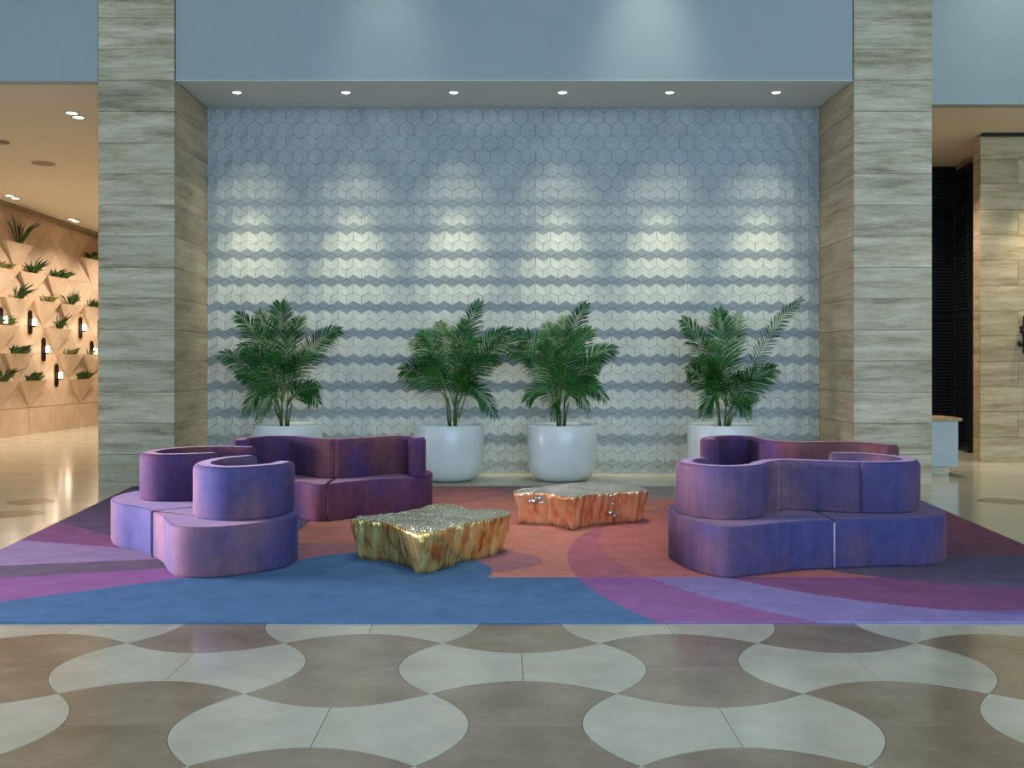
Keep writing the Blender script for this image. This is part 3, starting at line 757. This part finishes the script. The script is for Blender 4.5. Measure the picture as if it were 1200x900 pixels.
# ================================================================== PALMS IN PLANTERS
PY = 14.12
def planter(x, label):
    e = empty('planter', (x, PY, 0)); tag(e, label, 'planter', 'white planters in front of the tiled wall')
    prof = [(0.26, 0.0), (0.33, 0.012), (0.39, 0.05), (0.435, 0.11), (0.462, 0.2), (0.474, 0.32), (0.478, 0.5), (0.478, 0.745), (0.472, 0.756), (0.462, 0.76), (0.452, 0.756), (0.446, 0.745), (0.446, 0.69)]
    m = MB(); m.lathe(prof, (0, 0, 0.0), 56, cap=False)
    m.f.append(tuple(range(56))[::-1]); m.build('pot', 'white', e, True, world=False)
    m = MB(); m.lathe([(0.448, 0.66), (0.447, 0.70), (0.25, 0.712)], (0, 0, 0), 40); m.build('soil', 'soil', e, True, world=False)
    return e
def frond(parent, base, ctrl, tip, width, npair, rnd, droop=0.35):
    """pinnate leaf: rachis plus two rows of blades"""
    b, c_, t_ = Vector(base), Vector(ctrl), Vector(tip); n = 26
    pts = [b*(1-k/n)**2+c_*2*(k/n)*(1-k/n)+t_*(k/n)**2 for k in range(n+1)]
    L = sum((q-p).length for p, q in zip(pts, pts[1:]))
    rz = MB(); rz.tube(pts, [0.009*(1-0.8*k/n) for k in range(n+1)], 5)
    m = MB()
    def at(u): f_ = u*n; i = min(n-1, int(f_)); return pts[i].lerp(pts[i+1], f_-i), (pts[i+1]-pts[i]).normalized()
    up = Vector((0, 0, 1))
    # leaf plane: mostly faces the room
    roll = rnd.uniform(-0.5, 0.5)
    npair = int(npair*1.3)
    for k in range(npair):
        u = 0.20+0.79*k/(npair-1); p, t = at(u)
        side = t.cross(Vector((math.sin(roll), -math.cos(roll), 0.35))).normalized(); nn = side.cross(t).normalized()
        v = (u-0.20)/0.80
        ln = width*1.18*(0.55+0.45*math.sin(PI*min(1, 0.2+v*0.8)))*(1-0.45*v**3)
        fwd = 0.6+1.0*v
        for sg in (-1, 1):
            d = (side*sg+t*fwd*rnd.uniform(0.85, 1.15)+nn*rnd.uniform(0.0, 0.3)).normalized()
            l_ = ln*rnd.uniform(0.88, 1.08); wv = 0.0068*(0.8+0.4*math.sin(PI*v))
            wd = t.cross(d).cross(d).normalized()*-1
            if wd.length < 0.5: continue
            dr = droop*rnd.uniform(0.6, 1.3)
            q0 = p; q1 = p+d*l_*0.4-up*l_*0.04*dr*2; q2 = p+d*l_*0.75-up*l_*0.16*dr*2; q3 = p+d*l_-up*l_*0.32*dr*2
            o = len(m.v)
            fold_ = nn*0.004
            m.v += [tuple(q0-wd*wv*0.4), tuple(q0+wd*wv*0.4), tuple(q1-wd*wv+fold_), tuple(q1+wd*wv+fold_), tuple(q2-wd*wv*0.8), tuple(q2+wd*wv*0.8), tuple(q3)]
            m.f += [(o, o+1, o+3, o+2), (o+2, o+3, o+5, o+4), (o+4, o+5, o+6)]
    me = bpy.data.meshes.new('frond'); me.from_pydata(m.v, [], m.f); me.update()
    fr = link('frond', me, 'leaf', parent, False)
    rz.build('rachis', 'rachis', fr, True, world=False)
def palm(x, label, fronds, seed):
    rnd = random.Random(seed)
    e = empty('areca_palm', (x, PY, 0.711)); tag(e, label, 'palm', 'potted palms along the tiled wall')
    k = PY/1212
    cx_px = 592+x/k
    nc = 6
    canes = []
    for i in range(nc):
        a = 2*PI*i/nc+rnd.random(); r = rnd.uniform(0.03, 0.08)
        bx_, by_ = r*math.cos(a), r*math.sin(a); h = rnd.uniform(0.20, 0.42)
        tx, ty = bx_*1.8+rnd.uniform(-0.03, 0.03), by_*1.8
        m = MB(); m.tube([(bx_, by_, -0.02), (bx_*1.3, by_*1.3, h*0.5), (tx, ty, h)], [0.016, 0.014, 0.009], 8)
        m.build('cane', 'cane', e, True, world=False); canes.append((tx, ty, h))
    for (tx_px, ty_px, dep, wid, npair, sag) in fronds:
        yy = PY+dep; X = (tx_px-592)/1212*yy-x; Z = CAM_H+(425-ty_px)/1212*yy-0.711
        b = min(canes, key=lambda c_: abs(c_[0]*3-X*0.25)+rnd.random()*0.15)
        b = (b[0], b[1], b[2]-0.08)
        H = max(Z, b[2]+0.1)
        ctrl = (b[0]+(X-b[0])*0.38, b[1]+dep*0.35, b[2]+(H-b[2])*0.75+sag)
        frond(e, b, ctrl, (X, dep, Z), wid, npair, rnd, 0.35+0.5*max(0, sag))
    return e
def auto_fill(cx, rnd, n):
    return [(cx+rnd.uniform(-52, 52), rnd.uniform(392, 462), rnd.choice((-1, 1))*rnd.uniform(0.12, 0.5), rnd.uniform(0.20, 0.27), 26, rnd.uniform(0.06, 0.22)) for _ in range(n)]
rr = random.Random(11)
palms = [
 (-3.03, 'areca palm with evenly spread fronds in the planter nearest the planted corridor', [
  (278,369,-0.1,0.25,32,0.16),(329,356,0.0,0.34,40,0.0),(398,387,0.0,0.27,34,0.20),(259,415,-0.05,0.25,32,0.20),(286,486,-0.1,0.20,20,0.42),(373,473,-0.1,0.22,24,0.34),(352,372,0.25,0.28,32,0.04),(303,366,0.3,0.28,32,0.05),(300,500,-0.3,0.16,16,0.3),(366,415,0.25,0.25,28,0.15),(286,412,0.3,0.25,28,0.2)], 21, 324),
 (-0.70, 'areca palm in the planter beside the end of the purple wavy sofa', [
  (562,354,0.0,0.25,34,0.02),(493,390,0.05,0.25,30,0.20),(471,434,-0.15,0.30,36,0.16),(597,387,0.0,0.28,34,0.16),(580,488,-0.15,0.22,26,0.42),(545,377,0.3,0.28,30,0.04),(583,420,0.3,0.25,28,0.2),(515,378,0.35,0.27,30,0.06),(600,402,-0.2,0.25,28,0.25),(500,430,0.35,0.25,26,0.2)], 22, 530),
 (0.755, 'areca palm growing in the white planter behind the copper table', [
  (687,356,0.0,0.24,34,0.04),(604,391,0.0,0.28,34,0.26),(597,412,-0.2,0.25,28,0.3),(722,409,-0.05,0.25,32,0.22),(711,468,-0.15,0.20,24,0.42),(616,470,-0.1,0.22,24,0.4),(662,372,0.25,0.28,32,0.02),(692,386,0.25,0.26,28,0.12),(640,380,0.3,0.28,30,0.08),(648,492,-0.3,0.14,16,0.3),(690,482,-0.2,0.16,18,0.34)], 23, 659),
 (2.99, 'areca palm with one long frond reaching up towards the pier by the white counter', [
  (940,350,0.1,0.19,30,0.02),(800,375,-0.05,0.30,36,0.06),(842,364,0.0,0.30,36,0.0),(908,432,-0.15,0.30,36,0.04),(866,368,0.3,0.25,28,0.02),(812,424,0.1,0.25,28,0.12),(822,488,-0.2,0.20,22,0.36),(886,470,-0.2,0.20,22,0.14),(878,490,-0.25,0.16,18,0.18),(830,400,0.3,0.28,30,0.06)], 24, 848)]
PXS = (-2.98, -0.77, 0.775, 2.97)
plabels = ('white round-bottomed planter behind the wavy sofa on the planted corridor side',
           'white round-bottomed planter beside the end of the wavy sofa and behind the gold table',
           'white round-bottomed planter behind the copper table',
           'white round-bottomed planter behind the sofas next to the white counter')
for (x, lab, fr, seed, cpx), X, pl in zip(palms, PXS, plabels):
    planter(X, pl)
    palm(x, lab, fr+auto_fill(cpx, random.Random(seed*3), 5), seed)

# ================================================================== CORRIDOR PLANTS AND SCONCES
def pocket_plant(s, z, kind, label, seed):
    rnd = random.Random(seed); p = wp(s, z, 0.058)
    e = empty('pocket_plant', tuple(p)); tag(e, label, 'plant', 'plants in the corridor wall pockets')
    nb, ln, up = {'spiky': (12, 0.85, 0.9), 'rosette': (24, 0.52, 0.8), 'bushy': (60, 0.34, 0.6), 'sparse': (26, 0.28, 0.6)}[kind]
    m = MB()
    for i in range(nb):
        a = rnd.uniform(0, 2*PI); off = DIR*rnd.uniform(-0.28, 0.28)*(1 if kind in ('bushy', 'sparse') else 0.35)
        d = (DIR*math.cos(a)*rnd.uniform(0.4, 1.1)+NRM*abs(math.sin(a))*0.5+Vector((0, 0, up*rnd.uniform(0.5, 1.3)))).normalized()
        l_ = ln*rnd.uniform(0.6, 1.15); wd = d.cross(NRM).normalized()*(0.03 if kind != 'spiky' else 0.032)
        q = [off+Vector((0,0,-0.06)), off+d*l_*0.5, off+d*l_-Vector((0, 0, l_*0.18))]
        o = len(m.v)
        m.v += [tuple(q[0]-wd*0.6), tuple(q[0]+wd*0.6), tuple(q[1]-wd), tuple(q[1]+wd), tuple(q[2])]
        m.f += [(o, o+1, o+3, o+2), (o+2, o+3, o+4)]
    me = bpy.data.meshes.new('leaves'); me.from_pydata(m.v, [], m.f); me.update()
    link('leaves', me, 'succ_dry' if kind == 'sparse' else 'succ', e)
    b = MB(); b.add([tuple(DIR*x+NRM*y+Vector((0, 0, zz))) for zz in (-0.07, -0.02) for x, y in ((-0.40, -0.045), (0.40, -0.045), (0.36, 0.045), (-0.36, 0.045))], [(0,3,2,1),(4,5,6,7),(0,1,5,4),(1,2,6,5),(2,3,7,6),(3,0,4,7)])
    b.build('soil', 'soil', e, world=False)
KL = {'spiky': 'tall spiky dark plant in a triangular pocket of the corridor wall', 'rosette': 'rosette of pointed green leaves in a triangular pocket of the corridor wall',
      'bushy': 'low bushy green plant in a triangular pocket of the corridor wall', 'sparse': 'small sparse yellowish plant in a triangular pocket of the corridor wall'}
ROW = {4.2: 'highest row', 3.6: 'second-highest row', 3.0: 'third-highest row', 2.4: 'fourth-highest row', 1.8: 'second-lowest row', 1.2: 'lowest row'}
KIND = {(4.2,0.6):'spiky',(4.2,4.2):'bushy',(3.6,1.2):'rosette',(3.6,2.4):'bushy',(3.0,0.6):'rosette',(3.0,1.8):'sparse',(3.0,3.0):'rosette',(3.0,4.2):'bushy',(2.4,2.4):'rosette',(1.8,0.6):'bushy',(1.8,3.0):'sparse',(1.2,0.0):'rosette',(1.2,1.2):'bushy',(1.2,3.6):'bushy',(2.4,0.0):'bushy',(3.6,0.0):'sparse',(1.8,4.2):'sparse'}
for i, ((z, s), k) in enumerate(sorted(KIND.items())): pocket_plant(s, z, k, KL[k].replace('a triangular pocket of the corridor wall', 'the '+ROW[z]+' of corridor wall pockets'), 100+i)
def sconce(s, z, n):
    p = wp(s, z, 0.0); e = empty('wall_sconce', tuple(p)); tag(e, 'slim bronze sconce with white glass lamp, '+('in the upper row on the corridor wall' if z > 2.2 else 'in the middle row on the corridor wall' if z > 1.6 else 'lowest on the corridor wall'), 'sconce', 'corridor wall sconces')
    m = MB(); R_ = 0.07
    pts = []
    for k in range(9): a = PI*k/8; pts.append((R_*math.cos(a), 0.20+R_*math.sin(a)))
    for k in range(9): a = PI+PI*k/8; pts.append((R_*math.cos(a), -0.20+R_*math.sin(a)))
    n_ = len(pts)
    m.add([tuple(DIR*x+NRM*0.008+Vector((0, 0, y))) for x, y in pts]+[tuple(DIR*x+NRM*0.04+Vector((0, 0, y))) for x, y in pts], [tuple(range(n_)), tuple(range(n_, 2*n_))]+[(i, (i+1) % n_, (i+1) % n_+n_, i+n_) for i in range(n_)])
    m.build('backplate', 'bronze', e, world=False)
    c_ = NRM*0.12
    m = MB(); m.tube([tuple(NRM*0.04+Vector((0,0,-0.09))), tuple(c_+Vector((0,0,-0.09)))], 0.012, 8); m.build('arm', 'bronze', e, world=False)
    m = MB(); m.lathe([(0.04, -0.09), (0.05, -0.075), (0.06, -0.07)], tuple(c_), 14); m.build('cup', 'bronze', e, True, world=False)
    m = MB(); m.lathe([(0.046, -0.069), (0.046, 0.07), (0.025, 0.085)], tuple(c_), 14); m.build('glass_shade', 'lamp_warm', e, True, world=False)
    point('sconce_light', tuple(wp(s, z, 0.30)), 3, (1.0, 0.82, 0.58), 0.06)
for i, (s, z) in enumerate(((0.0, 2.5), (1.2, 2.5), (1.8, 1.9), (2.4, 1.3), (3.6, 2.46), (4.65, 2.45), (4.2, 1.88))): sconce(s, z, i)

# ================================================================== COUNTER AND HANGING ORNAMENT
e = empty('counter', (6.05, 15.0, 0)); tag(e, 'small white counter with a wooden top beside the travertine pier', 'counter')
box('body', (5.62, 6.45, 14.72, 15.35, 0.12, 0.77), 'counter', e, 0.006)
box('plinth', (5.66, 6.35, 14.80, 15.30, 0.0, 0.12), 'trav', e)
box('top', (5.60, 6.49, 14.68, 15.39, 0.77, 0.815), 'wood', e, 0.004)
e = empty('wall_ornament', (8.33, 16.55, 1.9)); tag(e, 'black beaded wall ornament hung on the travertine wall', 'ornament')
m = MB(); m.box(8.31, 8.35, 16.575, 16.6, 1.75, 2.35); m.build('mounting_bar', 'black', e)
rnd = random.Random(5)
for k in range(12):
    m = MB(); m.sphere((8.33+rnd.uniform(-0.09, 0.09), 16.53+rnd.uniform(-0.02, 0.03), 1.8+0.052*k), rnd.uniform(0.035, 0.055), 10, 7); m.build('bead', 'black', e, True)
spot('ornament_spot', (8.9, 15.9, 5.2), (8.7, 16.6, 2.2), 320, (1.0, 0.90, 0.62), 60, 0.8, 0.04)
